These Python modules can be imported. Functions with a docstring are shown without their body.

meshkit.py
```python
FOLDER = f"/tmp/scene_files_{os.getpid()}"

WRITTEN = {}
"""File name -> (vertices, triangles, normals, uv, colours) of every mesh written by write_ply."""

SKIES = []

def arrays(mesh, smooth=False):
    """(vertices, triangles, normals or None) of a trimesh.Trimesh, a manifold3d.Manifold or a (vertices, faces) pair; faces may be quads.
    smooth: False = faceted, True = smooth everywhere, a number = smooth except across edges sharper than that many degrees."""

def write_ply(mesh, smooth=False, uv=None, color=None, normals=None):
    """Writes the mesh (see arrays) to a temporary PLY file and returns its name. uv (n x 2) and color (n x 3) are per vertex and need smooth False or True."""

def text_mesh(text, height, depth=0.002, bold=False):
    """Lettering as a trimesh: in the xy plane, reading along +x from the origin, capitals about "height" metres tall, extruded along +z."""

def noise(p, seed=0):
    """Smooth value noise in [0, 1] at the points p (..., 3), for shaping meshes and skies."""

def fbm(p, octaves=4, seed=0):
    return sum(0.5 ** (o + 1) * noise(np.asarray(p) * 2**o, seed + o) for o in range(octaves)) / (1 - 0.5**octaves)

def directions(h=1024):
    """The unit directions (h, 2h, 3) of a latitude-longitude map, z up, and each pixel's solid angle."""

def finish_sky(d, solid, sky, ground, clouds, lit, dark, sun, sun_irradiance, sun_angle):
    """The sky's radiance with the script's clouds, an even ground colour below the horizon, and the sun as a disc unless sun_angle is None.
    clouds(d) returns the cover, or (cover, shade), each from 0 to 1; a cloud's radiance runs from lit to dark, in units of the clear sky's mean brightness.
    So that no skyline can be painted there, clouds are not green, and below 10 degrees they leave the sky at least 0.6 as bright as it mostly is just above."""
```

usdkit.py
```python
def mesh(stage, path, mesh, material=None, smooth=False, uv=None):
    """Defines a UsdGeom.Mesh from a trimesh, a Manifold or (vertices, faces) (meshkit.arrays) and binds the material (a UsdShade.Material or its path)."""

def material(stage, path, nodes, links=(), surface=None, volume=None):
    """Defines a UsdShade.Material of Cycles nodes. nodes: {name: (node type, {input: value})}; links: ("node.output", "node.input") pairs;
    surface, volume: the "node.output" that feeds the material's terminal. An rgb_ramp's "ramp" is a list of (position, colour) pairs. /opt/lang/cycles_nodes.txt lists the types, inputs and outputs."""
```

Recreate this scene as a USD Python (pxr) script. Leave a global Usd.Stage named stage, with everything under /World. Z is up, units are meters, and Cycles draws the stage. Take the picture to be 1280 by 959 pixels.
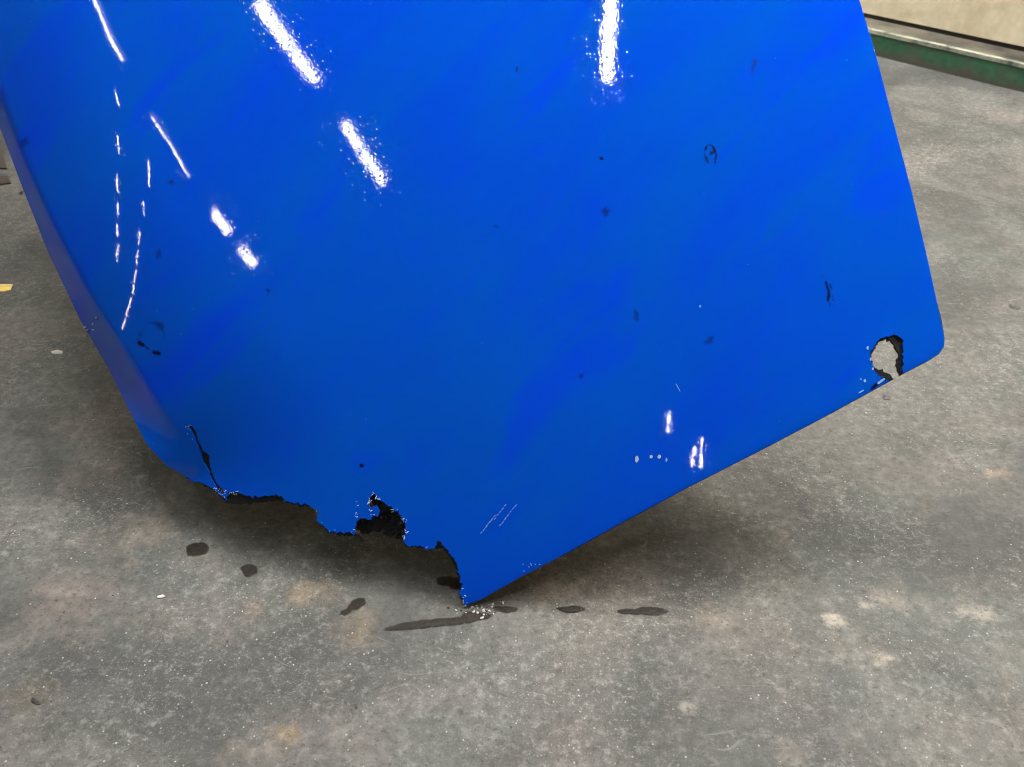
import math, random
import numpy as np
import trimesh
from scipy.spatial import Delaunay
from shapely.geometry import Polygon, LineString, Point
from shapely.ops import unary_union
import shapely
from pxr import Usd, UsdGeom, UsdLux, UsdShade, Gf, Sdf
import usdkit, meshkit

stage = Usd.Stage.CreateInMemory()
UsdGeom.SetStageUpAxis(stage, "Z")
UsdGeom.SetStageMetersPerUnit(stage, 1.0)
UsdGeom.Xform.Define(stage, "/World")
UsdGeom.Scope.Define(stage, "/World/Looks")
rng = np.random.default_rng(11)

# ------------------------------------------------------------------ camera
CAM_H, PITCH, FPX = 0.75, 38.0, 965.0
p_ = math.radians(PITCH)
FW = np.array([0, math.cos(p_), -math.sin(p_)])
UP = np.array([0, math.sin(p_), math.cos(p_)])
RT = np.array([1.0, 0, 0])
EYE = np.array([0, 0, CAM_H])
cam = UsdGeom.Camera.Define(stage, "/World/camera")
cam.CreateHorizontalApertureAttr(36.0)
cam.CreateFocalLengthAttr(36.0 * FPX / 1280.0)
cam.CreateClippingRangeAttr((0.01, 200.0))
cam.CreateFStopAttr(8.0)
cam.CreateFocusDistanceAttr(1.0)
cam.CreateExposureAttr(-0.36)
UsdGeom.Xformable(cam).AddTransformOp().Set(Gf.Matrix4d(
    *RT, 0, *UP, 0, *(-FW), 0, *EYE, 1))


def ray(u, v):
    d = FPX * FW + (u - 640.0) * RT - (v - 479.5) * UP
    return d / np.linalg.norm(d)


def floor_at(u, v, z=0.0):
    d = ray(u, v)
    return EYE + d * ((z - EYE[2]) / d[2])


# the panel's lowest tip and the plane it leans in
CON = floor_at(584, 757)
AZ, EL = math.radians(-5.0), math.radians(38.0)
PN = np.array([math.sin(AZ) * math.cos(EL), -math.cos(AZ) * math.cos(EL), math.sin(EL)])
PA = np.cross([0, 0, 1.0], -PN)
PA /= np.linalg.norm(PA)
if PA[0] < 0:
    PA = -PA
PB = np.cross(PN, PA)
if PB[2] < 0:
    PB = -PB


# ------------------------------------------------------------------ light of the hall
LAMP_RADIANCE = 48.0          # rows mirrored on the left
LAMP_RADIANCE_NEAR = 115.0    # row above and beyond the panel
HALL_AMBIENT = 0.04
CEILING = 4.5
M = {}


def mat(name, nodes, links=(), surface=None):
    M[name] = usdkit.material(stage, "/World/Looks/" + name, nodes, links, surface=surface)
    return M[name]


mat("hall_ambient", {"b": ("background_shader", {"color": (1.0, 0.97, 0.92), "strength": HALL_AMBIENT})}, [], "b.background")
dome = UsdLux.DomeLight.Define(stage, "/World/hall_ambient_light")
UsdShade.MaterialBindingAPI.Apply(dome.GetPrim()).Bind(M["hall_ambient"])


# ------------------------------------------------------------------ naming helpers
used = {}


def numbered(path):
    n = used.get(path, 0)
    used[path] = n + 1
    return path if n == 0 else "%s_%03d" % (path, n)


def tag(o, label=None, cat=None, group=None, kind=None):
    pr = o.GetPrim() if hasattr(o, "GetPrim") else o
    for k, v in (("label", label), ("category", cat), ("group", group), ("kind", kind)):
        if v:
            pr.SetCustomDataByKey(k, v)
    return pr


def thing(name, label, cat, group=None):
    x = UsdGeom.Xform.Define(stage, numbered("/World/" + name))
    tag(x, label, cat, group)
    return x


def obj(name, mesh, m, parent=None, smooth=False):
    base = str(parent.GetPath()) if parent is not None else "/World"
    return usdkit.mesh(stage, numbered(base + "/" + name), mesh, M[m], smooth=smooth)


# ------------------------------------------------------------------ materials
class G:
    """small node graph writer"""

    def __init__(self):
        self.n, self.l, self.k = {}, [], 0

    def add(self, kind, ins=None, **links):
        self.k += 1
        nm = "n%d" % self.k
        self.n[nm] = (kind, ins or {})
        for inp, src in links.items():
            self.l.append((src, nm + "." + inp))
        return nm

    def pos(self):
        if not hasattr(self, "_p"):
            self._p = self.add("geometry") + ".position"
        return self._p

    def mapped(self, scale=(1, 1, 1), loc=(0, 0, 0), rot=(0, 0, 0), src=None):
        return self.add("mapping", {"scale": scale, "location": loc, "rotation": rot}, vector=src or self.pos()) + ".vector"

    def noise(self, scale, detail=3, rough=0.5, src=None, distortion=0.0):
        return self.add("noise_texture", {"scale": scale, "detail": detail, "roughness": rough, "distortion": distortion}, vector=src or self.pos()) + ".fac"

    def ramp(self, src, stops):
        return self.add("rgb_ramp", {"ramp": stops}, fac=src) + ".color"

    def rng(self, src, a, b, c=0.0, d=1.0, kind="linear"):
        return self.add("map_range", {"from_min": a, "from_max": b, "to_min": c, "to_max": d, "clamp": True, "range_type": kind}, value=src) + ".result"

    def math(self, op, a, b):
        ins, lk = {}, {}
        for key, x in (("value1", a), ("value2", b)):
            if isinstance(x, str):
                lk[key] = x
            else:
                ins[key] = x
        return self.add("math", {"math_type": op, **ins}, **lk) + ".value"

    def mix(self, fac, a, b, blend="mix"):
        ins, lk = {"blend_type": blend}, {}
        for key, x in (("fac", fac), ("a", a), ("b", b)):
            if isinstance(x, str):
                lk[key] = x
            else:
                ins[key] = x
        return self.add("mix_color", ins, **lk) + ".result"

    def bump(self, height, distance):
        return self.add("bump", {"distance": distance, "strength": 1.0}, height=height) + ".normal"

    def principled(self, ins, **lk):
        return self.add("principled_bsdf", ins, **lk)

    def make(self, name, surf):
        return mat(name, self.n, self.l, surf)


def dist_to(g, pt, radii, ang=0.0):
    """0 at a point, 1 at the edge of an ellipse round it"""
    m = g.add("vector_math", {"math_type": "subtract", "vector2": tuple(pt)}, vector1=g.pos()) + ".vector"
    m = g.add("mapping", {"rotation": (0, 0, ang)}, vector=m) + ".vector"
    m = g.add("vector_math", {"math_type": "multiply", "vector2": (1 / radii[0], 1 / radii[1], 1.0)}, vector1=m) + ".vector"
    return g.add("vector_math", {"math_type": "length"}, vector1=m) + ".value"


# worn, painted concrete
g = G()
big = g.noise(2.6, 4, 0.55)
mid = g.noise(9.0, 6, 0.62, distortion=0.3)
fine = g.noise(70.0, 5, 0.7)
grain = g.noise(420.0, 3, 0.7)
col = g.mix(g.rng(big, 0.36, 0.64), (0.078, 0.085, 0.080), (0.108, 0.100, 0.092))
col = g.mix(g.rng(mid, 0.42, 0.66), col, (0.128, 0.124, 0.115))
dk = g.noise(5.5, 7, 0.68, src=g.mapped((1, 1.5, 1), (3.1, 1.7, 0)))
col = g.mix(g.math("multiply", g.rng(dk, 0.50, 0.66), 0.65), col, (0.050, 0.048, 0.044))
pk = g.noise(6.0, 6, 0.6, src=g.mapped((1, 1, 1), (7.3, 2.2, 0)))
col = g.mix(g.math("multiply", g.rng(pk, 0.48, 0.66), 0.42), col, (0.150, 0.120, 0.108))
br = g.noise(15.0, 6, 0.66, src=g.mapped((1, 1, 1), (1.3, 9.2, 0)))
col = g.mix(g.math("multiply", g.rng(br, 0.60, 0.72), 0.55), col, (0.160, 0.130, 0.095))
# distinct brown patches of old glue and dirt, each where it lies
for (u, v, ru, rv, c_, k_) in ((390, 742, 48, 20, (0.26, 0.20, 0.135), .75), (445, 785, 42, 30, (0.25, 0.20, 0.14), .7),
                               (360, 917, 20, 17, (0.30, 0.21, 0.12), .75), (165, 665, 60, 40, (0.30, 0.25, 0.20), .55),
                               (320, 760, 14, 12, (0.30, 0.23, 0.15), .5), (60, 760, 60, 40, (0.24, 0.19, 0.17), .4),
                               (1045, 775, 20, 11, (0.42, 0.37, 0.31), .85), (985, 938, 34, 22, (0.38, 0.33, 0.28), .85), (1100, 822, 17, 10, (0.38, 0.33, 0.27), .8), (860, 885, 14, 10, (0.36, 0.33, 0.28), .8), (1222, 765, 30, 12, (0.36, 0.32, 0.27), .7), (1250, 592, 20, 8, (0.33, 0.25, 0.18), .8), (1082, 757, 14, 6, (0.36, 0.31, 0.26), .7), (925, 790, 16, 10, (0.09, 0.085, 0.08), .6), (100, 690, 60, 18, (0.10, 0.095, 0.09), .5),
                               (690, 735, 40, 22, (0.30, 0.25, 0.20), .5), (880, 770, 45, 18, (0.29, 0.24, 0.19), .5),
                               (40, 868, 34, 30, (0.13, 0.11, 0.075), .7), (320, 752, 10, 8, (0.12, 0.10, 0.09), .6),
                               (135, 600, 70, 26, (0.27, 0.21, 0.18), .5), (1110, 745, 40, 20, (0.31, 0.26, 0.22), .5)):
    P = floor_at(u, v)
    rx = abs(floor_at(u + ru, v)[0] - P[0])
    ry = abs(floor_at(u, v - rv)[1] - P[1])
    dd = dist_to(g, P, (rx, ry))
    dd = g.math("add", dd, g.math("multiply", g.math("subtract", g.noise(38.0, 7, 0.75), 0.5), 3.6))
    col = g.mix(g.math("multiply", g.rng(dd, 0.35, 1.05, 1.0, 0.0), k_), col, tuple(np.array(c_) * 0.78))
uneven = g.noise(4.2, 5, 0.6, src=g.mapped((1, 1, 1), (5.1, 8.2, 0)))
worn = g.rng(uneven, 0.40, 0.62, 0.15, 1.0)
blot = g.noise(3.4, 6, 0.62, src=g.mapped((1, 1, 1), (11.1, 3.2, 0)), distortion=0.5)
col = g.mix(g.math("multiply", g.rng(blot, 0.46, 0.60), 0.75), col, (0.046, 0.047, 0.045))
scuff = g.noise(9.0, 6, 0.7, src=g.mapped((1.0, 7.0, 1.0), (0, 0, 0), (0, 0, 0.5)))
col = g.mix(g.math("multiply", g.rng(scuff, 0.58, 0.74), 0.35), col, (0.20, 0.19, 0.17))
col = g.mix(g.rng(fine, 0.30, 0.60), g.mix(0.55, col, (0.03, 0.03, 0.027)), col)
col = g.mix(g.math("multiply", g.math("multiply", g.rng(fine, 0.55, 0.70), 0.6), worn), col, (0.23, 0.22, 0.20))
col = g.mix(g.math("multiply", g.math("multiply", g.rng(grain, 0.58, 0.74), 0.8), worn), col, (0.30, 0.29, 0.27))
col = g.mix(g.math("multiply", g.rng(grain, 0.38, 0.24), 0.6), col, (0.03, 0.03, 0.027))
# sharp-edged flecks, curved scratches
flk = g.noise(150.0, 4, 0.65, src=g.mapped((1, 1.25, 1), (2.2, 0.4, 0), (0, 0, 0.4)))
col = g.mix(g.math("multiply", g.math("multiply", g.rng(flk, 0.59, 0.625), 0.45), worn), col, (0.24, 0.23, 0.21))
col = g.mix(g.math("multiply", g.rng(flk, 0.41, 0.385), 0.5), col, (0.032, 0.032, 0.030))
ln1 = g.noise(7.0, 2, 0.4, src=g.mapped((0.6, 1.5, 1), (0.7, 4.1, 0), (0, 0, -0.6)))
ln1 = g.rng(g.math("absolute", g.math("subtract", ln1, 0.5), 0.0), 0.0, 0.0035, 1.0, 0.0)
lm = g.rng(g.noise(17.0, 3, 0.6, src=g.mapped((1, 1, 1), (3.7, 2.1, 0))), 0.54, 0.66)
col = g.mix(g.math("multiply", g.math("multiply", ln1, lm), 0.34), col, (0.24, 0.26, 0.24))
ln2 = g.noise(9.0, 2, 0.4, src=g.mapped((0.5, 1.8, 1), (8.7, 1.1, 0), (0, 0, 0.9)))
ln2 = g.rng(g.math("absolute", g.math("subtract", ln2, 0.5), 0.0), 0.0, 0.004, 1.0, 0.0)
lm2 = g.rng(g.noise(14.0, 3, 0.6, src=g.mapped((1, 1, 1), (1.7, 6.1, 0))), 0.56, 0.68)
col = g.mix(g.math("multiply", g.math("multiply", ln2, lm2), 0.34), col, (0.26, 0.25, 0.23))
# little pale paint splashes and dark dots
for sc, thr, seed, c_, keep in ((230.0, 0.22, 0.0, (0.30, 0.29, 0.27), 0.90), (75.0, 0.10, 4.0, (0.38, 0.365, 0.34), 0.965), (70.0, 0.10, 9.0, (0.03, 0.03, 0.028), 0.90)):
    vo = g.add("voronoi_texture", {"scale": sc, "randomness": 1.0}, vector=g.mapped((1, 1, 1), (seed, seed * .7, 0)))
    vs = g.add("separate_color", {}, color=vo + ".color")
    w = g.math("multiply", g.math("greater_than", g.math("add", vs + ".r", g.rng(uneven, 0.35, 0.65, -0.10, 0.04)), keep), g.math("add", vs + ".g", 0.25))
    dd = g.math("add", vo + ".distance", g.math("multiply", g.math("subtract", fine, 0.5), 0.35))
    dd = g.rng(dd, thr * 0.9, thr * 1.2, 1.0, 0.0)
    col = g.mix(g.math("multiply", g.math("multiply", dd, g.math("minimum", w, 1.0)), 0.8), col, c_)
rough = g.rng(mid, 0.3, 0.7, 0.55, 0.75)
hgt = g.math("add", g.math("multiply", fine, 0.0009), g.math("multiply", grain, 0.00035))
nrm = g.bump(hgt, 1.0)
s = g.principled({"specular_ior_level": 0.18}, base_color=col, roughness=rough, normal=nrm)
g.make("worn_concrete", s + ".BSDF")

# blue gloss paint, faintly orange-peeled and wiped
g = G()
d1, d2 = (PA + 0.9 * PB) / 1.345, (PA - 0.9 * PB) / 1.345        # smears run up to the right
s1 = g.add("vector_math", {"math_type": "dot_product", "vector2": tuple(d1 * 0.42)}, vector1=g.pos()) + ".value"
s2 = g.add("vector_math", {"math_type": "dot_product", "vector2": tuple(d2 * 1.25)}, vector1=g.pos()) + ".value"
slant = g.add("combine_xyz", {"z": 0.37}, x=s1, y=s2) + ".vector"
wipe = g.noise(6.5, 3, 0.5, src=slant, distortion=0.8)
wipe2 = g.noise(13.0, 3, 0.5, src=slant, distortion=0.5)
col = g.mix(g.rng(wipe, 0.34, 0.72, kind="smoothstep"), (0.0003, 0.077, 0.53), (0.0003, 0.060, 0.60))
col = g.mix(g.math("multiply", g.rng(wipe2, 0.52, 0.74, kind="smoothstep"), 0.6), col, (0.0005, 0.043, 0.72))
dust = g.noise(38.0, 6, 0.7)
col = g.mix(g.math("multiply", g.rng(dust, 0.6, 0.8), 0.05), col, (0.12, 0.20, 0.35))
vd = g.add("voronoi_texture", {"scale": 60.0, "randomness": 1.0}, vector=g.pos())
vq = g.add("separate_color", {}, color=vd + ".color")
spk = g.math("multiply", g.rng(vd + ".distance", 0.03, 0.065, 1.0, 0.0), g.math("greater_than", vq + ".r", 0.86))
col = g.mix(g.math("multiply", spk, 0.45), col, (0.10, 0.24, 0.60))          # dust specks
peel = g.noise(260.0, 2, 0.5)
wave = g.noise(22.0, 2, 0.5)
vo = g.add("voronoi_texture", {"scale": 210.0, "randomness": 1.0, "feature": "f1"}, vector=g.pos())
vs = g.add("separate_color", {}, color=vo + ".color")
pim = g.math("multiply", g.rng(vo + ".distance", 0.0, 0.38, 1.0, 0.0, kind="smoothstep"), g.rng(vs + ".r", 0.38, 1.0))
da = g.add("vector_math", {"math_type": "dot_product", "vector2": tuple(PA)}, vector1=g.pos()) + ".value"
db = g.add("vector_math", {"math_type": "dot_product", "vector2": tuple(PB)}, vector1=g.pos()) + ".value"
oa, ob = float(CON @ PA), float(CON @ PB)
mask = g.math("multiply", g.rng(da, oa - 0.36, oa - 0.29, 0.25, 1.0), g.rng(db, ob + 0.22, ob + 0.42, 0.30, 1.0))     # the spray is smoother low down and on the left
h_ = g.math("add", g.math("multiply", peel, 2.5e-5), g.math("multiply", pim, 4.6e-5))
h_ = g.math("multiply", h_, mask)
h_ = g.math("add", h_, g.math("multiply", wave, 6e-5))
rough = g.rng(dust, 0.5, 0.8, 0.018, 0.05)
s = g.principled({"specular_ior_level": 0.5, "coat_weight": 0.0}, base_color=col, roughness=rough, normal=g.bump(h_, 1.0))
g.make("blue_paint", s + ".BSDF")

# black laminate behind the paint
g = G()
n1 = g.noise(300.0, 5, 0.7)
col = g.mix(g.rng(n1, 0.35, 0.75), (0.003, 0.003, 0.0035), (0.016, 0.0155, 0.0155))
s = g.principled({"roughness": 0.6, "specular_ior_level": 0.2}, base_color=col, normal=g.bump(g.math("multiply", n1, 0.0012), 1.0))
g.make("black_laminate", s + ".BSDF")

# frayed white glass fibre and bared edges
g = G()
s = g.principled({"base_color": (0.36, 0.48, 0.62), "roughness": 0.45})
g.make("pale_fibre", s + ".BSDF")
g = G()
s = g.principled({"base_color": (0.22, 0.42, 0.74), "roughness": 0.4})
g.make("pale_scratch", s + ".BSDF")


def smear(name, color, scale, lo, hi, top):
    """thin dirt that fades towards its ragged edge: the mesh's own fade value against noise"""
    g = G()
    n_ = g.noise(scale, 6, 0.75)
    fd = g.add("attribute", {"attribute": "fade"}) + ".fac"
    f = g.math("add", g.math("multiply", fd, 0.8), g.math("multiply", g.math("subtract", n_, 0.5), 1.3))
    f = g.rng(f, lo, hi, 0.0, top, kind="smoothstep")
    tr = g.add("transparent_bsdf", {"color": (1, 1, 1)})
    pb = g.principled({"base_color": color, "roughness": 0.5, "specular_ior_level": 0.1})
    mx = g.add("mix_closure", {}, fac=f, closure1=tr + ".BSDF", closure2=pb + ".BSDF")
    g.make(name, mx + ".closure")


smear("black_grime", (0.002, 0.005, 0.022), 230.0, 0.10, 0.85, 0.72)
smear("faint_grime", (0.004, 0.012, 0.07), 170.0, 0.05, 1.2, 0.36)

# dark liquid on the floor, thin and soaking in at its edge
g = G()
n1 = g.noise(180.0, 5, 0.7)
n2 = g.noise(90.0, 6, 0.75)
col = g.mix(g.rng(n1, 0.3, 0.75), (0.007, 0.0055, 0.004), (0.026, 0.020, 0.015))
s_ = g.principled({"roughness": 0.25, "specular_ior_level": 0.10}, base_color=col, normal=g.bump(g.math("multiply", n2, 0.0016), 1.0))
fd = g.add("attribute", {"attribute": "fade"}) + ".fac"
f = g.rng(g.math("add", g.math("multiply", fd, 2.4), g.math("multiply", g.math("subtract", n2, 0.5), 2.6)), 0.10, 0.85, 0.0, 0.94, kind="smoothstep")
tr = g.add("transparent_bsdf", {"color": (1, 1, 1)})
mx = g.add("mix_closure", {}, fac=f, closure1=tr + ".BSDF", closure2=s_ + ".BSDF")
g.make("dark_liquid", mx + ".closure")


def plain(name, color, rough=0.6, var=0.25, scale=60.0, bump=0.0006, dirt=None, dirt_lo=0.52, dirt_hi=0.66, dscale=9.0, stretch=(1, 1, 1), foot=None):
    g = G()
    n_ = g.noise(scale, 5, 0.65)
    c = np.array(color)
    col = g.mix(g.rng(n_, 0.3, 0.7), tuple(c * (1 - var)), tuple(np.minimum(c * (1 + var), 0.9)))
    if dirt:
        d_ = g.noise(dscale, 6, 0.65, src=g.mapped(stretch))
        col = g.mix(g.rng(d_, dirt_lo, dirt_hi), col, dirt)
    if foot:      # splashed dirt along the foot
        z = g.add("separate_xyz", {}, vector=g.pos()) + ".z"
        z = g.math("add", z, g.math("multiply", g.math("subtract", g.noise(22.0, 5, 0.7), 0.5), 0.05))
        col = g.mix(g.rng(z, 0.008, 0.030, 0.9, 0.0), col, foot)
    s = g.principled({"roughness": rough}, base_color=col, normal=g.bump(g.math("multiply", n_, bump), 1.0))
    g.make(name, s + ".BSDF")


plain("cream_wall_paint", (0.66, 0.57, 0.40), 0.6, 0.10, 30, dirt=(0.46, 0.37, 0.23), dscale=6.0, dirt_lo=0.50, dirt_hi=0.75)
plain("green_kerb_paint", (0.030, 0.105, 0.052), 0.5, 0.25, 50, dirt=(0.085, 0.074, 0.058), foot=(0.075, 0.063, 0.050), dscale=4.5, dirt_lo=0.47, dirt_hi=0.60)
plain("worn_edge", (0.27, 0.27, 0.21), 0.6, 0.25, 60, dirt=(0.05, 0.07, 0.045), dscale=12)
plain("dirty_ledge", (0.098, 0.088, 0.064), 0.7, 0.25, 40, dirt=(0.014, 0.010, 0.008), dscale=5.0, dirt_lo=0.46, dirt_hi=0.66)
plain("black_gap", (0.060, 0.047, 0.035), 0.7, 0.3, 60)
plain("pale_grit", (0.42, 0.405, 0.37), 0.6, 0.3, 900, bump=0.0003)
plain("dark_grit", (0.025, 0.022, 0.020), 0.6, 0.3, 900, bump=0.0003)
plain("yellow_chip_paint", (0.72, 0.50, 0.13), 0.5, 0.15, 300, dirt=(0.45, 0.38, 0.2), dscale=60)
plain("rusty_steel", (0.045, 0.034, 0.028), 0.6, 0.35, 200)
plain("lamp_housing_paint", (0.75, 0.75, 0.73), 0.5, 0.03, 20)
mat("lamp_glow_near", {"e": ("emission", {"color": (1.0, 0.99, 0.955), "strength": LAMP_RADIANCE_NEAR})}, [], "e.emission")
mat("lamp_glow", {"e": ("emission", {"color": (1.0, 0.99, 0.955), "strength": LAMP_RADIANCE})}, [], "e.emission")

# ------------------------------------------------------------------ floor, kerb and wall
fx, fy = np.meshgrid(np.linspace(-7, 7, 57), np.linspace(-7, 9, 65), indexing="ij")
idx = np.arange(fx.size).reshape(fx.shape)
fq = np.stack([idx[:-1, :-1], idx[1:, :-1], idx[1:, 1:], idx[:-1, 1:]], -1).reshape(-1, 4)
tag(obj("floor", (np.stack([fx.ravel(), fy.ravel(), 0 * fx.ravel()], 1), fq), "worn_concrete"), kind="structure",
    label="grey worn concrete workshop floor with pale specks and brown patches", cat="floor")

W0, W1 = floor_at(1280, 116), floor_at(1095, 70)
wd = (W1 - W0) / np.linalg.norm(W1 - W0)              # along the wall, away to the left
wn = np.array([wd[1], -wd[0], 0.0])                   # pointing into the hall or into the wall
if wn @ (EYE * [1, 1, 0] - W0) < 0:
    wn = -wn


def along(s0, s1, d0, d1, z0, z1, wob=0.0, seed=0, n=60):
    """a long bar beside the wall line: s along the wall, d towards the hall, slightly uneven"""
    prof = [(d0, z0), (d1, z0), (d1, z1), (d0, z1)]
    ss = np.linspace(s0, s1, n)
    v = []
    for s_ in ss:
        for k, (d_, z_) in enumerate(prof):
            nz = meshkit.fbm(np.array([[s_ * 7.0, k * 3.1, seed * 5.7]]), 4, seed)[0] - 0.5
            e = wob * nz if k in (1, 2) else 0
            v.append(W0 + wd * s_ + wn * (d_ + e) + np.array([0, 0, z_ + (wob * nz if k == 2 else 0)]))
    f = []
    for i in range(n - 1):
        for k in range(4):
            a, b = i * 4 + k, i * 4 + (k + 1) % 4
            f.append((a, b, b + 4, a + 4))
    v = np.array(v)
    tri = np.array(f)
    tri = np.vstack([tri[:, [0, 1, 2]], tri[:, [0, 2, 3]], [[0, 2, 1], [0, 3, 2]], [[4 * n - 4, 4 * n - 3, 4 * n - 2], [4 * n - 4, 4 * n - 2, 4 * n - 1]]])
    m = trimesh.Trimesh(v, tri, process=False)
    m.fix_normals()
    return m


KH = 0.075
kerb = thing("wall_kerb", "low green painted kerb with worn pale top edge along the foot of the cream wall", "kerb")
obj("painted_face", along(-2.2, 4.2, -0.012, 0.0, 0.0, KH - 0.010, 0.004, 1), "green_kerb_paint", kerb)
obj("worn_edge", along(-2.2, 4.2, -0.020, 0.0015, KH - 0.0095, KH + 0.0015, 0.004, 2), "worn_edge", kerb)
obj("dirty_ledge", along(-2.2, 4.2, -0.155, -0.0205, 0.0, KH - 0.002, 0.0, 3), "dirty_ledge", kerb)
wall = thing("workshop_wall", "cream painted wall with brown stains standing behind the green kerb", "wall")
obj("base_gap", along(-2.2, 4.2, -0.190, -0.157, 0.0, KH + 0.012, 0.0, 4), "black_gap", wall)
obj("wall_face", along(-2.2, 4.2, -0.26, -0.150, KH + 0.0125, 2.6, 0.003, 5), "cream_wall_paint", wall)

# ------------------------------------------------------------------ the blue panel
def plane_ab(u, v):
    d = ray(u, v)
    t = ((CON - EYE) @ PN) / (d @ PN)
    X = EYE + d * t - CON
    return np.array([X @ PA, X @ PB])


LEFT_PX = [(-400, -700), (-320, -530), (-230, -340), (-150, -170), (-75, 0), (0, 160), (30, 240), (60, 315), (100, 400), (135, 460), (165, 520), (184, 556), (208, 582), (240, 600)]
left_ab = np.array([plane_ab(*q) for q in LEFT_PX])


def seg_dist(P, poly):
    """distance of points P (n,2) to a polyline (m,2)"""
    a, b = poly[:-1], poly[1:]
    best = np.full(len(P), 1e9)
    for i in range(len(a)):
        d = b[i] - a[i]
        t = np.clip(((P - a[i]) @ d) / (d @ d), 0, 1)
        best = np.minimum(best, np.linalg.norm(P - (a[i] + t[:, None] * d), axis=1))
    return best


def signed_left(P):
    d = seg_dist(P, left_ab)
    # outside (left of the polyline) counts negative
    a, b = left_ab[:-1], left_ab[1:]
    bi, best = np.zeros(len(P), int), np.full(len(P), 1e9)
    for i in range(len(a)):
        dd = b[i] - a[i]
        t = np.clip(((P - a[i]) @ dd) / (dd @ dd), 0, 1)
        q = np.linalg.norm(P - (a[i] + t[:, None] * dd), axis=1)
        m = q < best
        best[m], bi[m] = q[m], i
    dd = b[bi] - a[bi]
    cr = dd[:, 0] * (P[:, 1] - a[bi][:, 1]) - dd[:, 1] * (P[:, 0] - a[bi][:, 0])
    past = (bi == len(a) - 1) & (((P - a[-1]) @ (b[-1] - a[-1])) > (b[-1] - a[-1]) @ (b[-1] - a[-1]))
    return np.where((cr > 0) | past, d, -d)


ROLL_W, ROLL_R = 0.22, 0.90
FOLD_W, FOLD_TURN, FOLD_R = 0.055, math.tan(math.radians(25.0)), 0.022


H_TIP = 0.0


def height(P, fine=True):
    P = np.atleast_2d(P)
    s_ = signed_left(P)
    h = -((P[:, 0] - 0.08) ** 2) / (2 * 3.4) - np.clip(P[:, 1] - 0.25, -1, 1) ** 2 / (2 * 5.0)
    x = np.clip(ROLL_W - s_, 0, 0.5)
    h = h - x ** 2 / (2 * ROLL_R)
    x = np.clip(FOLD_W - s_, 0, 0.12)
    k_ = np.clip((P[:, 1] - left_ab[-1, 1] - 0.005) / 0.11, 0, 1)      # the fold dies out towards the bottom corner
    x = x * k_ * k_ * (3 - 2 * k_)
    w_ = FOLD_R * FOLD_TURN
    h = h - np.where(x < w_, x ** 2 / (2 * FOLD_R), w_ ** 2 / (2 * FOLD_R) + FOLD_TURN * (x - w_))
    h = h + H_TIP
    if fine:
        q = np.stack([P[:, 0] * 5.0, P[:, 1] * 5.0, 0 * P[:, 0]], 1)
        h = h + 0.0022 * (meshkit.fbm(q + 3.3, 2, 5) - 0.5)
    return h


def surf(uv, fine=True):
    """points of the panel's outer face seen at the pixels uv (n,2): world points"""
    uv = np.atleast_2d(np.asarray(uv, float))
    D = FPX * FW + (uv[:, :1] - 640.0) * RT - (uv[:, 1:] - 479.5) * UP
    D /= np.linalg.norm(D, axis=1, keepdims=True)
    t0 = ((CON - EYE) @ PN) / (D @ PN)
    lo, hi = t0 * 0.75, t0 * 1.6
    for _ in range(34):
        t = (lo + hi) / 2
        X = EYE + D * t[:, None] - CON
        f = X @ PN - height(np.stack([X @ PA, X @ PB], 1), fine)
        lo = np.where(f > 0, t, lo)
        hi = np.where(f > 0, hi, t)
    return EYE + D * ((lo + hi) / 2)[:, None]


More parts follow.
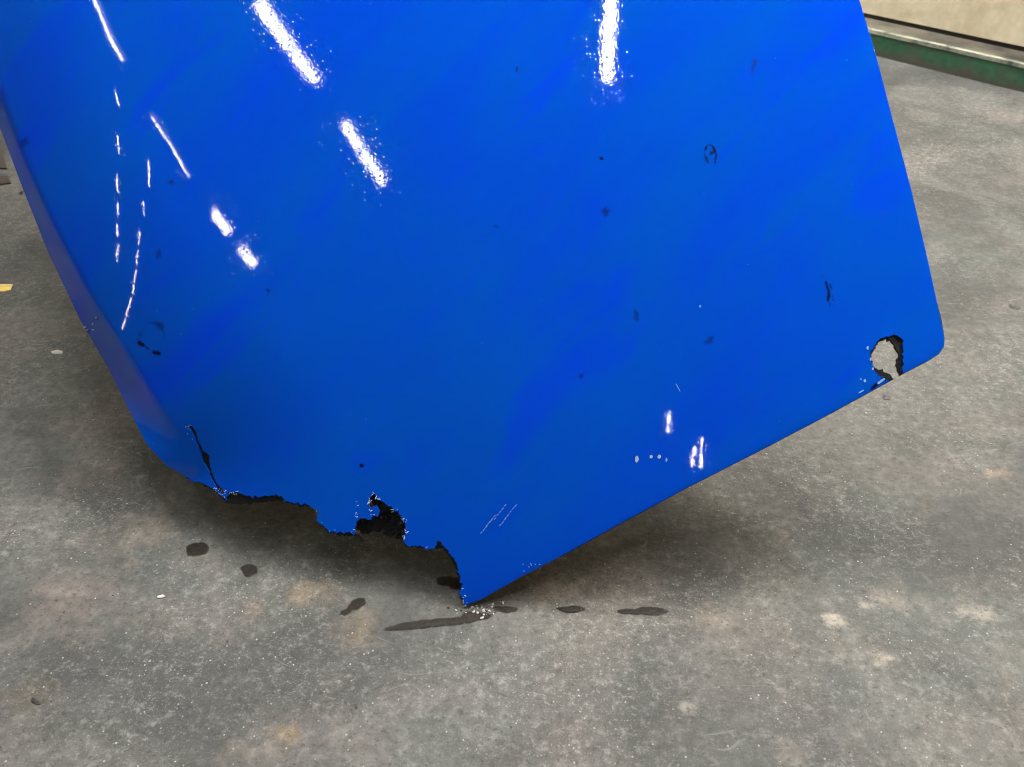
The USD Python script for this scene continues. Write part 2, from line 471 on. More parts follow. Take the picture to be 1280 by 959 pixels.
for _ in range(4):      # the fold follows the panel's real left edge
    X = surf(np.array(LEFT_PX), False) - CON
    left_ab = np.stack([X @ PA, X @ PB], 1)


H_TIP = -float(height(np.zeros((1, 2)))[0]) + 0.0055      # the lowest tip just touches the floor
X = surf(np.array(LEFT_PX), False) - CON
left_ab = np.stack([X @ PA, X @ PB], 1)


def normal_at(X, fine=True, e=0.002):
    X = np.atleast_2d(X) - CON
    P = np.stack([X @ PA, X @ PB], 1)
    hx = (height(P + [e, 0], fine) - height(P - [e, 0], fine)) / (2 * e)
    hy = (height(P + [0, e], fine) - height(P - [0, e], fine)) / (2 * e)
    n = PN - hx[:, None] * PA - hy[:, None] * PB
    return n / np.linalg.norm(n, axis=1, keepdims=True)


def jag(pts, amp, step=3.0, seed=0):
    """a traced torn edge made ragged between its points"""
    r = np.random.default_rng(seed)
    out = []
    for a, b in zip(pts[:-1], pts[1:]):
        a, b = np.array(a, float), np.array(b, float)
        n = max(1, int(np.linalg.norm(b - a) / step))
        d = (b - a) / max(np.linalg.norm(b - a), 1e-6)
        for k in range(n):
            off = 0 if k == 0 else r.normal(0, amp)
            out.append(tuple(a + (b - a) * (k + (r.uniform(-.3, .3) if k else 0)) / n + off * np.array([-d[1], d[0]])))
    out.append(tuple(pts[-1]))
    return out


z4 = lambda L: [(200 + x / 2.909, 500 + y / 2.909) for x, y in L]
z5 = lambda L: [(980 + x / 4.263, 300 + y / 4.263) for x, y in L]
TORN_A = z4([(85, 281), (120, 297), (150, 301), (190, 322), (222, 348), (240, 366)])
CRACK = z4([(228, 345), (205, 322), (188, 292), (172, 250), (152, 215), (142, 180), (128, 140), (110, 108), (104, 95), (116, 96), (128, 112), (140, 148), (152, 182),
            (180, 203), (178, 222), (183, 245), (196, 283), (210, 308), (236, 338)])
TORN_B = z4([(240, 366), (243, 338), (275, 333), (330, 352), (390, 350), (440, 348), (460, 368), (495, 376), (530, 378), (575, 405), (568, 440), (600, 466), (640, 486), (690, 480),
             (708, 490), (712, 450), (728, 430), (768, 436), (775, 405), (756, 380), (768, 352), (778, 340), (800, 365), (850, 395), (880, 425), (893, 470), (885, 510), (900, 531), (960, 536), (1000, 542), (1008, 512), (1032, 530), (1060, 570), (1082, 610), (1092, 650), (1096, 720), (1112, 748)])
RIGHT_PX = [(584, 756), (600, 750), (650, 722), (700, 696), (782, 651), (860, 609), (960, 558), (1040, 516), (1100, 483), (1131, 466), (1160, 451), (1174, 442), (1180, 433), (1181, 424),
            (1172, 380), (1160, 325), (1140, 240), (1115, 145), (1096, 72), (1073, -5), (1030, -150), (980, -330), (880, -690)]
TOP_PX = [(880, -690), (600, -705), (200, -710), (-400, -700)]
outline = LEFT_PX + jag(TORN_A, 0.9, 2.6, 1)[1:] + jag(TORN_B, 1.25, 2.4, 2)[1:] + RIGHT_PX + TOP_PX[1:-1]
HOLE = z5([(545, 512), (600, 508), (634, 530), (638, 600), (632, 680), (638, 742), (640, 765), (596, 790), (585, 768), (560, 748), (500, 722), (478, 690), (460, 630), (460, 600), (488, 555), (515, 525)])
HOLE_IN = z5([(545, 527), (580, 548), (600, 582), (615, 602), (605, 640), (610, 680), (622, 745), (626, 790), (600, 790), (588, 740), (560, 712), (520, 690), (490, 680), (470, 632), (482, 592), (505, 547)])
blue = Polygon(outline).buffer(0)
hole = Polygon(jag(HOLE + HOLE[:1], 0.8, 2.3, 3)).buffer(0)
hole_in = Polygon(jag(HOLE_IN + HOLE_IN[:1], 1.0, 2.0, 4)).buffer(0)
crack = Polygon(jag(CRACK + CRACK[:1], 0.6, 2.5, 6)).buffer(0)
blue = blue.difference(hole).difference(crack)
if blue.geom_type != "Polygon":
    blue = max(blue.geoms, key=lambda q: q.area)
# the black backing shows a little beyond the broken paint
fringe = [Polygon(z4(L)).buffer(0) for L in (
    [(232, 340), (245, 330), (275, 330), (330, 350), (440, 345), (470, 366), (530, 376), (548, 392), (500, 384), (455, 372), (420, 366), (380, 372), (330, 378), (285, 381), (240, 378), (228, 362)],
    [(90, 278), (150, 296), (195, 316), (240, 360), (232, 366), (190, 331), (150, 305), (92, 287)],
    [(570, 435), (600, 464), (640, 484), (688, 478), (712, 488), (745, 514), (735, 517), (700, 494), (640, 493), (598, 472)],
    [(995, 545), (1003, 505), (1022, 512), (1036, 528), (1064, 570), (1086, 612), (1096, 650), (1099, 720), (1114, 748), (1102, 742), (1090, 716), (1084, 650), (1074, 615), (1052, 574), (1030, 540)],
    [(890, 468), (898, 470), (892, 508), (906, 527), (960, 533), (1004, 538), (1000, 546), (950, 541), (898, 537), (882, 512)])]
def under(shape, d):
    """the shape, and the strip of the panel next to it"""
    return unary_union([shape, shape.buffer(d).intersection(blue)])


edge_line = LineString(RIGHT_PX[3:14])
backing = unary_union([blue.buffer(-1.6), crack.buffer(2.5), under(hole.intersection(Polygon(outline).buffer(0)), 4.0), under(edge_line.buffer(1.1), 4.0), under(LineString([(1172, 380), (1177, 400), (1181, 424)]).buffer(1.2), 4.0)]
                      + [under(Polygon(jag(list(f.exterior.coords), 0.8, 2.5, 20 + i)).buffer(0), 4.0) for i, f in enumerate(fringe)])
backing = backing.difference(hole_in).buffer(0.01)
if backing.geom_type != "Polygon":
    backing = max(backing.geoms, key=lambda q: q.area)


def tri_poly(poly, step, edge=2.0):
    """Delaunay triangles of a pixel polygon: dense at the edge, even inside"""
    rings = [poly.exterior] + list(poly.interiors)
    P = []
    for r in rings:
        L = r.length
        c = np.array(r.coords)[:-1]
        q = [c]
        for a, b in zip(c, np.roll(c, -1, 0)):
            n = int(np.linalg.norm(b - a) / edge)
            if n > 1:
                q.append(a + (b - a) * (np.arange(1, n) / n)[:, None])
        P.append(np.vstack(q))
    x0, y0, x1, y1 = poly.bounds
    gx, gy = np.meshgrid(np.arange(x0, x1, step), np.arange(y0, y1, step))
    gx = gx + (np.arange(gx.shape[0]) % 2)[:, None] * step / 2
    Q = np.stack([gx.ravel(), gy.ravel()], 1)
    inner = poly.buffer(-min(step, 3) * 0.45)
    Q = Q[shapely.contains_xy(inner, Q[:, 0], Q[:, 1])]
    P = np.unique(np.round(np.vstack(P + [Q]), 4), axis=0)
    T = Delaunay(P).simplices
    c = P[T].mean(1)
    T = T[shapely.contains_xy(poly, c[:, 0], c[:, 1])]
    usedv, inv = np.unique(T, return_inverse=True)
    return P[usedv], inv.reshape(T.shape)


EDGE_AB = []      # intact edges, rounded over
for L in (RIGHT_PX, ):
    X = surf(np.array(L)) - CON
    EDGE_AB.append(np.stack([X @ PA, X @ PB], 1))


def sheet(poly, step, z_front, z_back, round_r=0.0, edge=2.0, extra=None, want=False):
    """a closed sheet lying on the panel's curved surface, z in metres along its normal"""
    P, T = tri_poly(poly, step, edge)
    X = surf(P)
    N = normal_at(X)
    F = X + N * z_front
    if extra is not None:
        F = F + N * extra(P)[:, None]
    if round_r:
        A = np.stack([(X - CON) @ PA, (X - CON) @ PB], 1)
        d = np.minimum.reduce([seg_dist(A, e) for e in EDGE_AB])
        x = np.clip(1 - d / round_r, 0, 1)
        F = F - N * (round_r * 0.55 * (1 - np.sqrt(1 - x ** 2 * 0.97)))[:, None]
    B = X + N * z_back
    n = len(P)
    tri = T.copy()
    a = F[T]
    flip = (np.cross(a[:, 1] - a[:, 0], a[:, 2] - a[:, 0]) * N[T[:, 0]]).sum(1) < 0
    tri[flip] = tri[flip][:, ::-1]
    e = np.vstack([tri[:, [0, 1]], tri[:, [1, 2]], tri[:, [2, 0]]])
    key = {(x, y) for x, y in e}
    bd = np.array([(x, y) for x, y in e if (y, x) not in key])
    walls = np.vstack([np.stack([bd[:, 1], bd[:, 0], bd[:, 0] + n], 1), np.stack([bd[:, 1], bd[:, 0] + n, bd[:, 1] + n], 1)])
    m = trimesh.Trimesh(np.vstack([F, B]), np.vstack([tri, tri[:, ::-1] + n, walls]), process=False)
    return (m, P) if want else m


panel = thing("engine_hood_panel", "large glossy blue curved hood panel with torn lower corner and a hole at right", "hood panel")
obj("painted_skin", sheet(blue, 5.0, 0.0, -0.0016, 0.0009), "blue_paint", panel, smooth=35)
obj("black_backing", sheet(backing, 9.0, -0.0018, -0.0046, 0.0, 2.5), "black_laminate", panel, smooth=40)


# turned-back flange behind the left edge and stiffening lip behind the right edge
def lip(px, depth, inset, name, m):
    X = surf(np.array(px))
    N = normal_at(X)
    toC = np.array([0.1, 0.3, 0]) @ np.array([PA * 0, PA * 0, PN])
    inw = np.sign(inset) * PA
    a = X + inw * abs(inset) - N * 0.012
    b = a - PN * depth + inw * depth * 0.15
    c = b + inw * 0.003
    d = a + inw * 0.003
    n = len(px)
    v = np.stack([a, b, c, d], 1).reshape(-1, 3)
    f = [(i * 4 + k, i * 4 + (k + 1) % 4, i * 4 + 4 + (k + 1) % 4, i * 4 + 4 + k) for i in range(n - 1) for k in range(4)]
    f += [(0, 3, 2, 1), (4 * n - 4, 4 * n - 3, 4 * n - 2, 4 * n - 1)]
    f = np.array(f)
    mm = trimesh.Trimesh(v, np.vstack([f[:, [0, 1, 2]], f[:, [0, 2, 3]]]), process=False)
    mm.fix_normals()
    return obj(name, mm, m, panel)


lip(LEFT_PX[:11], 0.035, 0.012, "return_flange", "black_laminate")
lip(RIGHT_PX[14:], 0.030, -0.012, "return_flange", "black_laminate")


def blob(c, ru, rv, ang=0.0, rough=0.25, n=26, seed=0):
    r = np.random.default_rng(seed)
    t = np.arange(n) / n * 2 * np.pi
    k = 1 + rough * sum(r.normal(0, 1) * np.cos(t * m + r.uniform(0, 6.3)) / m ** 0.8 for m in range(2, 7)) * 0.6
    x, y = ru * k * np.cos(t), rv * k * np.sin(t)
    ca, sa = math.cos(ang), math.sin(ang)
    return Polygon(np.stack([c[0] + x * ca - y * sa, c[1] + x * sa + y * ca], 1)).buffer(0)


def stroke(pts, w):
    out = []
    for i in range(len(pts) - 1):
        out.append(LineString(pts[i:i + 2]).buffer(w[i] if np.ndim(w) else w, quad_segs=3))
    return unary_union(out)


def decal(name, shapes, m, z=0.00035, label=None):
    shp = shapes if not isinstance(shapes, (list, tuple)) else unary_union(list(shapes))
    ms, fade = [], []
    for q in getattr(shp, "geoms", [shp]):
        if q.geom_type != "Polygon" or q.area < 0.05:
            continue
        try:
            q = q.simplify(0.12)
            mm, P = sheet(q, 2.0 if "grime" in m else 4.0, z, 0.00012, 0.0, 2.0, want=True)
        except Exception:
            continue
        d = shapely.distance(q.boundary, shapely.points(P))
        d = d / max(d.max(), 1.0)
        ms.append(mm)
        fade += [d, d]
    o = obj(name, trimesh.util.concatenate(ms), m, panel)
    UsdGeom.PrimvarsAPI(o).CreatePrimvar("fade", Sdf.ValueTypeNames.FloatArray, "vertex").Set([float(x) for x in np.concatenate(fade)])
    if len(ms) > 1:
        tag(o, kind="stuff")
    if label:
        tag(o, label)
    return o


# grime on the paint
decal("grime_mark", [blob((177, 430), 7, 4, 0.5, .4, seed=1), blob((196, 441), 8, 4, .3, .4, seed=2), blob((186, 436), 8, 2.5, .7, .4, seed=4)], "black_grime")
decal("grime_mark", Polygon(blob((190, 420), 20, 22, 0, .2, seed=3).exterior).difference(blob((189, 424), 13, 14, 0, .2, seed=6)), "faint_grime")
decal("grime_mark", [blob((888, 193), 9, 14, -.2, .25, seed=7).difference(blob((888, 194), 5, 9, -.2, .3, seed=8)), blob((889, 192), 3, 5, .4, .4, seed=9)], "black_grime")
decal("grime_mark", stroke([(1025, 332), (1027, 345), (1032, 352), (1036, 365), (1035, 375), (1039, 387)], [1.0, 1.5, 2.8, 3.2, 1.6]), "black_grime")
decal("grime_mark", stroke([(1035, 350), (1040, 362), (1041, 376)], 1.2), "black_grime")
for i, (u, v, a, b, an, m_) in enumerate(((942, 82, 6, 10, .2, "faint_grime"), (757, 265, 8, 8, 0, "faint_grime"), (620, 283, 6, 3, .3, "faint_grime"), (198, 317, 6, 9, .2, "faint_grime"),
                                          (727, 470, 4, 6, .5, "faint_grime"), (452, 582, 3, 4, 0, "black_grime"), (795, 395, 6, 10, .2, "faint_grime"),
                                          (335, 363, 4, 4, 0, "faint_grime"), (751, 198, 4, 3, .7, "black_grime"), (646, 86, 2, 5, 0, "black_grime"), (887, 425, 8, 8, 0, "faint_grime"),
                                          (30, 178, 9, 11, .3, "faint_grime"), (214, 228, 6, 5, 0, "faint_grime"))):
    decal("grime_mark", blob((u, v), a, b, an, .45, seed=30 + i), m_)
# chips and scratches that show pale
decal("paint_chip", [blob((796, 574), 2.4, 3.8, .1, .2, seed=60)], "pale_fibre")
decal("paint_chip", [blob((814, 571), 2.0, 2.0, 0, .2, seed=61)], "pale_fibre")
decal("paint_chip", [blob((824, 571), 2.2, 2.4, 0, .2, seed=62)], "pale_fibre")
decal("paint_chip", [blob((833, 575), 1.1, 2.6, 0, .3, seed=63)], "pale_scratch")
decal("paint_chip", [blob((875, 383), 1.3, 1.6, 0, .2, seed=64)], "pale_scratch")
for k in range(5):
    x0, y0 = 603 + 7 * k + rng.uniform(-3, 3), 668 - 6 * (k % 3) - 3 * k
    decal("scratch", [stroke([(x0 + j * 3.2, y0 - j * 4 - rng.uniform(0, 2)), (x0 + j * 3.2 + 1.6, y0 - j * 4 - 3)], 0.42) for j in range(int(rng.integers(3, 6)))], "pale_scratch")
decal("scratch", [blob((665 + rng.uniform(-12, 12), 709 + rng.uniform(-6, 6)), .8, .6, 0, .3, 9, seed=70 + k) for k in range(8)], "pale_scratch")
decal("scratch", stroke([(845, 480), (850, 489)], .4), "pale_scratch")
# scuff on the folded left edge and chips round the right-hand hole
decal("scuff", [blob((113 + rng.normal(0, 4), 408 + rng.normal(0, 7)), rng.uniform(.6, 1.5), rng.uniform(.6, 2.0), rng.uniform(0, 3), .4, 10, seed=100 + k) for k in range(7)], "pale_scratch")
decal("scuff", [blob((114 + rng.normal(0, 4), 411 + rng.normal(0, 7)), rng.uniform(1, 2.2), rng.uniform(1, 3), rng.uniform(0, 3), .4, 10, seed=120 + k) for k in range(12)], "black_grime", z=0.0005)
decal("scuff", [blob((27, 241), 3, 5, .3, .4, 12, seed=140), blob((134, 461), 2.0, 2.4, 0, .4, 12, seed=141)], "black_grime")
decal("paint_chip", [blob((1084.5, 435), 1.4, 2.2, 0, .3, 9, seed=142), blob((1088, 449), 1.0, 2.0, 0, .3, 9, seed=143), blob((1091, 461), 1.1, 1.8, 0.4, .3, 9, seed=146)], "pale_scratch")
decal("paint_chip", [stroke([(1074, 491), (1079, 488)], .7), stroke([(1098, 479), (1105, 474)], 1.3), blob((1081, 476), 1.6, 2.0, 0, .4, 9, seed=144), blob((1076, 474), .9, 1.2, 0, .4, 9, seed=145)], "pale_scratch")
decal("scuff", [blob((1094, 482), 9, 3.5, -.5, .4, 20, seed=147), blob((1104, 474), 7, 2.6, .5, .4, 20, seed=148)], "black_grime", z=0.0002)


# the crumpled black flap in the torn notch
def flap(poly, seed, lift, m, name, step=3.0):
    def ex(P):
        q = np.stack([P[:, 0] * 0.16, P[:, 1] * 0.16, 0 * P[:, 0] + seed], 1)
        return lift * (np.abs(meshkit.fbm(q, 3, seed) - 0.5) * 2 - 0.5)
    return obj(name, sheet(poly, step, -0.010, -0.0135, 0.0, 2.0, ex), m, panel)


smooth_black = G()
n1 = smooth_black.noise(140.0, 4, 0.6)
s = smooth_black.principled({"base_color": (0.008, 0.009, 0.012), "roughness": 0.28}, normal=smooth_black.bump(smooth_black.math("multiply", n1, 0.003), 1.0))
smooth_black.make("black_torn_plastic", s + ".BSDF")
FLAP = z4([(700, 470), (716, 432), (770, 428), (772, 405), (750, 370), (770, 345), (806, 358), (856, 388), (888, 422), (900, 470), (892, 512), (870, 520), (835, 512), (800, 492), (768, 486), (745, 500), (716, 494)])
flap(Polygon(jag(FLAP + FLAP[:1], .9, 2.5, 9)).buffer(0), 3, 0.014, "black_torn_plastic", "torn_flap")
FLAP2 = z4([(790, 430), (815, 398), (850, 402), (880, 440), (884, 480), (860, 505), (815, 498), (785, 480), (768, 488), (775, 455)])
flap(Polygon(jag(FLAP2 + FLAP2[:1], .7, 2.5, 10)).buffer(0), 8, 0.022, "black_torn_plastic", "torn_flap")
decal("blue_shard", Polygon(z4([(774, 388), (788, 384), (800, 402), (792, 425), (778, 418)])), "blue_paint", z=0.001)


# pale glass fibres fraying from the tear
def fibres(path_px, count, lo, hi, seed, spread=2.0):
    count, hi = int(count * .42), hi * .8
    r = np.random.default_rng(seed)
    L = LineString(path_px)
    ms = []
    for _ in range(count):
        q = L.interpolate(r.uniform(0, L.length))
        u, v = q.x + r.normal(0, spread * .5), q.y + r.normal(0, spread * .5)
        X = surf(np.array([[u, v]]))[0]
        n = normal_at(X)[0]
        d = PA * r.normal(0, 1) + PB * r.normal(0, 1) + n * r.uniform(0, .7)
        d /= np.linalg.norm(d)
        ln = r.uniform(lo, hi)
        side = np.cross(d, n)
        side /= np.linalg.norm(side)
        w = r.uniform(0.00016, 0.00042)
        a, b = X + n * 0.0006, X + n * 0.0008 + d * ln
        mid = (a + b) / 2 + n * ln * .12
        v_ = np.array([a - side * w, a + side * w, a + n * w, mid - side * w, mid + side * w, mid + n * w, b])
        f_ = [(0, 1, 4), (0, 4, 3), (1, 2, 5), (1, 5, 4), (2, 0, 3), (2, 3, 5), (3, 4, 6), (4, 5, 6), (5, 3, 6), (0, 2, 1)]
        ms.append(trimesh.Trimesh(v_, f_, process=False))
    return trimesh.util.concatenate(ms)


fr = [fibres(z4([(708, 490), (714, 440), (724, 365)]), 22, .0015, .005, 1), fibres(z4([(756, 378), (778, 340), (800, 365)]), 34, .002, .006, 2, 2.5), fibres(z4([(850, 395), (885, 425), (893, 470), (887, 512)]), 40, .0015, .006, 3, 2.5),
      fibres(z4([(228, 345), (238, 352), (236, 335), (285, 332)]), 40, .001, .004, 4, 3), fibres(z4([(200, 318), (232, 345)]), 30, .001, .004, 5, 3),
      fibres(z4([(104, 92), (102, 112), (112, 148)]), 22, .0008, .003, 6, 3), fibres(z4([(570, 405), (600, 466), (700, 484)]), 18, .001, .003, 7),
      fibres(z4([(960, 536), (1000, 541)]), 8, .001, .003, 8), fibres(z4([(1100, 690), (1104, 730), (1112, 746), (1122, 740)]), 26, .001, .004, 9, 2.5), fibres(z4([(770, 395), (782, 420)]), 14, .001, .004, 10, 4),
      fibres(z4([(880, 430), (905, 434)]), 6, .002, .005, 11)]
tag(obj("frayed_fibre", trimesh.util.concatenate(fr), "pale_fibre", panel), kind="stuff")

# ------------------------------------------------------------------ ceiling lamps, seen mirrored in the paint
def mirrored(u, v):
    X = surf(np.array([[u, v]]), True)[0]
    n = normal_at(X, True, 0.01)[0]
    d = X - EYE
    d /= np.linalg.norm(d)
    r = d - 2 * (d @ n) * n
    return X, r


def lamp(A, B, width, label, glow="lamp_glow"):
    c, d = (A + B) / 2, B - A
    ln = np.linalg.norm(d)
    d /= ln
    t = thing("tube_lamp", label, "lamp", "tube lamps under the hall ceiling")
    side = np.cross(d, [0, 0, 1.0])
    side /= np.linalg.norm(side)
    up_ = np.cross(side, d)
    R = np.eye(4)
    R[:3, 0], R[:3, 1], R[:3, 2], R[:3, 3] = d, side, up_, c
    tube = trimesh.creation.cylinder(width / 2, ln, sections=8)
    tube.apply_transform(trimesh.transformations.rotation_matrix(math.pi / 2, [0, 1, 0]))
    tube.apply_transform(R)
    hb = trimesh.creation.box((ln + 0.06, width * 1.15, 0.05))
    hb.apply_translation([0, 0, width / 2 + 0.03])
    hb.apply_transform(R)
    obj("glowing_tube", tube, glow, t, smooth=True)
    obj("lamp_housing", hb, "lamp_housing_paint", t)


LAMPS = [((322, 4), (361, 60), .098, CEILING), ((365, 64), (394, 102), .085, CEILING), ((430, 156), (449, 186), .085, CEILING), ((453, 193), (479, 229), .08, CEILING),
         ((70, -96), (152, 76), .014, CEILING), ((190, 146), (235, 221), .014, CEILING), ((266, 266), (286, 291), .075, CEILING), ((301, 312), (317, 331), .085, CEILING),
         ((766, -300), (761, 42), .085, CEILING), ((761, 52), (759, 99), .078, CEILING)]
DASHES = [(144, 114, 148, 131), (147, 171, 148, 190), (147, 219, 147, 240), (147, 254, 147, 268), (147, 281, 147, 297), (148, 306, 146, 327),
          (186, 202, 186, 232), (179, 253, 180, 268), (175, 290, 173, 305), (173, 313, 171, 331), (170, 337, 166, 368), (165, 372, 158, 396), (157, 398, 153, 412),
          (836, 516, 835, 541), (879, 548, 877, 566), (877, 569, 876, 584), (868, 560, 865, 583)]
ORD = ["first", "second", "third", "fourth", "fifth", "sixth", "seventh"]
WHERE = ['topmost of the thick middle row', 'second of the thick middle row', 'third of the thick middle row', 'lowest of the thick middle row',
         'topmost of the thin left row', 'second of the thin left row', 'third of the left row', 'lowest of the left row', 'upper one at the top right', 'lower one at the top right']
if True:
    for i, (a, b, w, hgt_) in enumerate(LAMPS):
        ends = []
        for (u, v) in (a, b):
            X, r = mirrored(u, v)
            ends.append(X + r * ((hgt_ - X[2]) / max(r[2], 0.08)))
        print("LAMP", i, np.round(ends, 2).tolist(), "len", round(float(np.linalg.norm(ends[0] - ends[1])), 2))
        lamp(ends[0], ends[1], w, "white tube lamp mirrored in the blue panel, " + WHERE[i], "lamp_glow_near" if i > 7 else "lamp_glow")
    for i, q in enumerate(DASHES):
        ends = []
        for (u, v) in (q[:2], q[2:]):
            X, r = mirrored(u, v)
            ends.append((X, r))
        far = min(CEILING, ends[0][0][2] + 24 * ends[0][1][2])
        ends = [X + r * min((far - X[2]) / max(r[2], 0.02), 26) for X, r in ends]
        print("DASH", i, np.round(ends, 2).tolist(), "len", round(float(np.linalg.norm(ends[0] - ends[1])), 2))
        lamp(ends[0], ends[1], .020 if i < 13 else .015, ("far tube lamp mirrored in the panel, " + ORD[i if i < 6 else i - 6 if i < 13 else i - 13] + (" from the top of the left column" if i < 6 else " from the top of the curved column" if i < 13 else " of the lower right glints")), "lamp_glow" if i < 13 else "lamp_glow_near")
    for (x, y) in ((1.45, 1.95), (2.05, 1.30)):
        lamp(np.array([x, y, 2.5]) + wd * .6, np.array([x, y, 2.5]) - wd * .6, .20, "white tube lamp hung low along the cream wall", "lamp_glow_near")
    for (x, y) in ((1.9, 2.3), (0.0, 3.0), (-1.6, 3.0), (0.8, 2.3), (-0.8, 2.3), (0.0, 2.2), (1.2, 3.0), (-3.2, 2.2)):
        lamp(np.array([x, y - .6, CEILING]), np.array([x, y + .6, CEILING]), .15, "white tube lamp hanging under the ceiling beyond the blue panel", "lamp_glow_near")


# ------------------------------------------------------------------ liquid, chips and grit on the floor
def on_floor(poly, z, dome_h=0.0, step=3.0, edge=2.0, base=0.0, want=False):
    """a low lens or flat flake lying on the floor, its outline given in the photograph's pixels"""
    P, T = tri_poly(poly, step, edge)
    X = np.array([floor_at(*q) for q in P])
    d = np.array([poly.exterior.distance(Point(*q)) for q in P])
    F = X.copy()
    F[:, 2] = z + dome_h * np.sqrt(np.clip(d / max(d.max(), .01), 0, 1))
    if want:
        return trimesh.Trimesh(F, T, process=False), d / max(d.max(), 0.01)
    B = X.copy()
    B[:, 2] = base
    n = len(P)
    tri = T.copy()
    a = X[T]
    fl = np.cross(a[:, 1] - a[:, 0], a[:, 2] - a[:, 0])[:, 2] < 0
    tri[fl] = tri[fl][:, ::-1]
    e = np.vstack([tri[:, [0, 1]], tri[:, [1, 2]], tri[:, [2, 0]]])
    key = {(x, y) for x, y in e}
    bd = np.array([(x, y) for x, y in e if (y, x) not in key])
    walls = np.vstack([np.stack([bd[:, 1], bd[:, 0], bd[:, 0] + n], 1), np.stack([bd[:, 1], bd[:, 0] + n, bd[:, 1] + n], 1)])
    return trimesh.Trimesh(np.vstack([F, B]), np.vstack([tri, tri[:, ::-1] + n, walls]), process=False)


WET = [(blob((247, 687), 15, 9, -.2, .18, seed=1), "oval dark drop on the floor, leftmost of the row below the torn edge"),
       (blob((312, 713), 11, 7.5, .1, .22, seed=2), "small round dark drop on the floor, second from the left below the torn edge"),
       (unary_union([blob((446, 756), 12, 6.5, -.3, .2, seed=3), blob((433, 765), 8, 4, -.4, .2, seed=4)]), "dark tilted drop on the floor beside the brown patch"),
       (unary_union([blob((545, 779), 66, 5.4, -.11, .16, 60, seed=5), blob((592, 771), 22, 6, -.05, .2, seed=6)]), "long dark streak of liquid on the floor in front of the panel's lowest tip"),
       (blob((714, 762), 19, 3.2, 0, .2, seed=8), "thin dark smear of liquid right of the panel's lowest tip"),
       (unary_union([blob((815, 764), 20, 5, .03, .2, seed=9), blob((788, 765), 17, 3.0, .02, .25, seed=10)]), "dark two-lobed smear of liquid, rightmost on the floor below the panel"),
       (unary_union([blob((560, 727), 16, 6, 0, .3, seed=11), blob((573, 733), 10, 5, 0, .3, seed=12)]), "dark wet blot on the floor in the shade left of the panel's lowest tip"),
       (blob((632, 762), 13, 4, 0, .25, seed=13), "small dark wet spot touching the crumbs at the panel's lowest tip")]
for poly, lab in WET:
    m_, fd_ = on_floor(poly.buffer(1.2), 0.0006, 0.0006, 2.0, 1.5, want=True)
    m_.faces[m_.face_normals[:, 2] < 0] = m_.faces[m_.face_normals[:, 2] < 0][:, ::-1]
    o = obj("liquid_drop", m_, "dark_liquid", smooth=True)
    UsdGeom.PrimvarsAPI(o).CreatePrimvar("fade", Sdf.ValueTypeNames.FloatArray, "vertex").Set([float(x) for x in fd_])
    tag(o, lab, "liquid drop", "dark liquid drops on the floor")
SPOTS = [((1108, 497), 5, 3.4, "small black speck on the floor below the hole in the panel"), ((1268, 384), 8, 2.4, "thin black fleck on the floor at the right edge of the picture"),
         ((45, 877), 6, 4, "black crumb on the brown stain at the lower left"), ((320, 752), 6, 4.5, "dark crumb beside the pinkish patch left of the brown patch"),
         ((445, 883), 3, 2.4, "tiny black crumb near the lower middle of the floor")]
for i, ((u, v), a, b, lab) in enumerate(SPOTS[:3] + SPOTS[4:]):
    tag(obj("black_crumb", on_floor(blob((u, v), a, b, .3, .3, 14, seed=80 + i), 0.0008, 0.0012), "dark_grit"), lab, "crumb", "black crumbs on the floor")
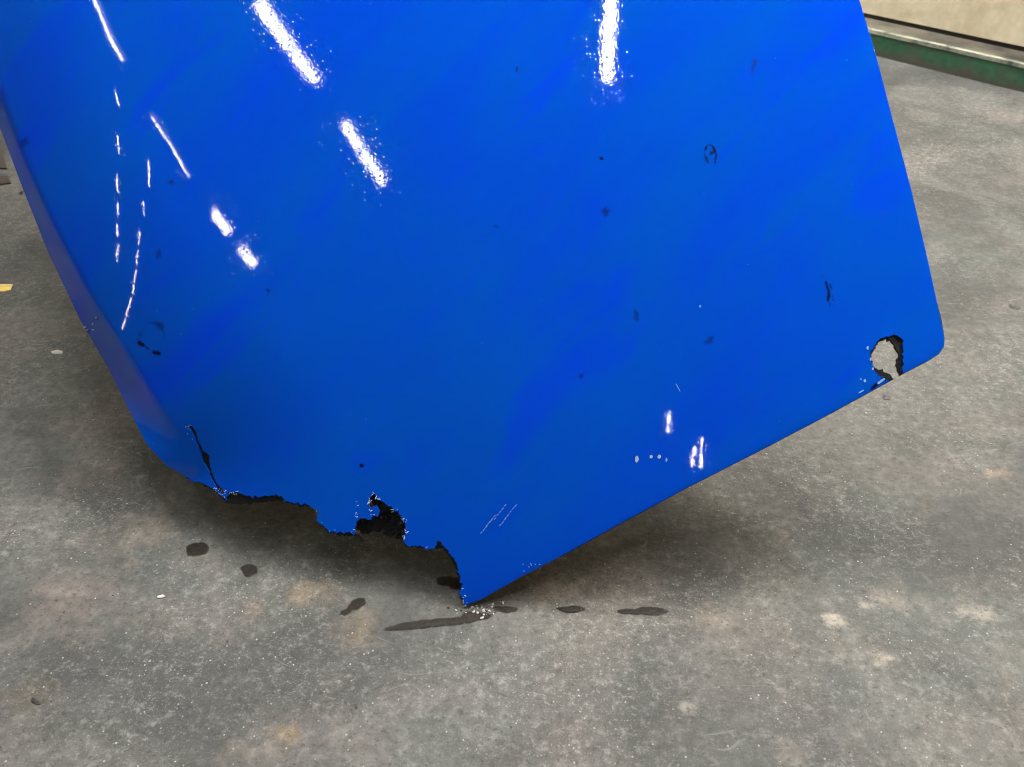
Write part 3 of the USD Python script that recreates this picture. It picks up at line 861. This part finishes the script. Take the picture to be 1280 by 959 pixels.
CHIPS = [(Polygon([(-6, 356), (4, 356), (16, 356), (13, 363), (5, 365), (-6, 365)]), "yellow_chip_paint", "yellow flake lying on the floor at the left edge of the picture"),
         (Polygon([(64, 440), (72, 438), (79, 440), (77, 443), (66, 443)]), "pale_grit", "thin pale splinter on the floor left of the panel's folded edge"),
         (Polygon([(197, 746), (204, 744), (207, 746), (203, 748), (197, 748)]), "pale_grit", "short white splinter on the floor below the leftmost drop")]
for poly, m_, lab in CHIPS:
    tag(obj("paint_flake", on_floor(poly, 0.0014, 0.0004), m_), lab, "flake")
for L, lab in (([(-60, 184), (2, 187), (9, 212), (-60, 211)], "dark flat steel strip on the floor behind the panel's left edge, the farther of two"),
               ([(-60, 228), (11, 221), (14, 230), (-60, 240)], "thin dark steel strip on the floor behind the panel's left edge, the nearer of two")):
    tag(obj("steel_strip", on_floor(Polygon(L), 0.004, 0.0), "rusty_steel"), lab, "strip")


def grit(count, size, seed, area, m, name, label, cluster=None):
    r = np.random.default_rng(seed)
    base = trimesh.creation.icosahedron()
    ms = []
    for _ in range(count):
        if cluster:
            u, v = cluster[0] + r.normal(0, cluster[2]), cluster[1] + r.normal(0, cluster[3])
        else:
            u, v = r.uniform(area[0], area[2]), area[1] + (area[3] - area[1]) * r.uniform(0, 1) ** .8
        P = floor_at(u, v)
        k = size[0] + (size[1] - size[0]) * r.uniform(0, 1) ** 3
        q = base.vertices * (1 + r.uniform(-.35, .35, (12, 1))) * [k * r.uniform(.7, 1.6), k, k * .6]
        a = r.uniform(0, 6.3)
        q = q @ np.array([[math.cos(a), math.sin(a), 0], [-math.sin(a), math.cos(a), 0], [0, 0, 1]])
        ms.append(trimesh.Trimesh(q + P + [0, 0, k * .35], base.faces, process=False))
    tag(obj(name, trimesh.util.concatenate(ms), m), label, "grit", kind="stuff")


grit(70, (.0003, .0010), 1, (-40, 420, 1320, 970), "pale_grit", "pale_grit", "fine pale grit scattered over the concrete floor")
grit(200, (.0003, .0011), 2, (-40, 420, 1320, 970), "dark_grit", "dark_grit", "fine black grit scattered over the concrete floor")
grit(34, (.0007, .0022), 3, None, "pale_grit", "paint_crumbs", "pale broken paint crumbs under the panel's lowest tip", (600, 764, 14, 4))
grit(26, (.0007, .0020), 4, None, "dark_grit", "laminate_crumbs", "black laminate crumbs under the panel's lowest tip", (600, 764, 16, 4))
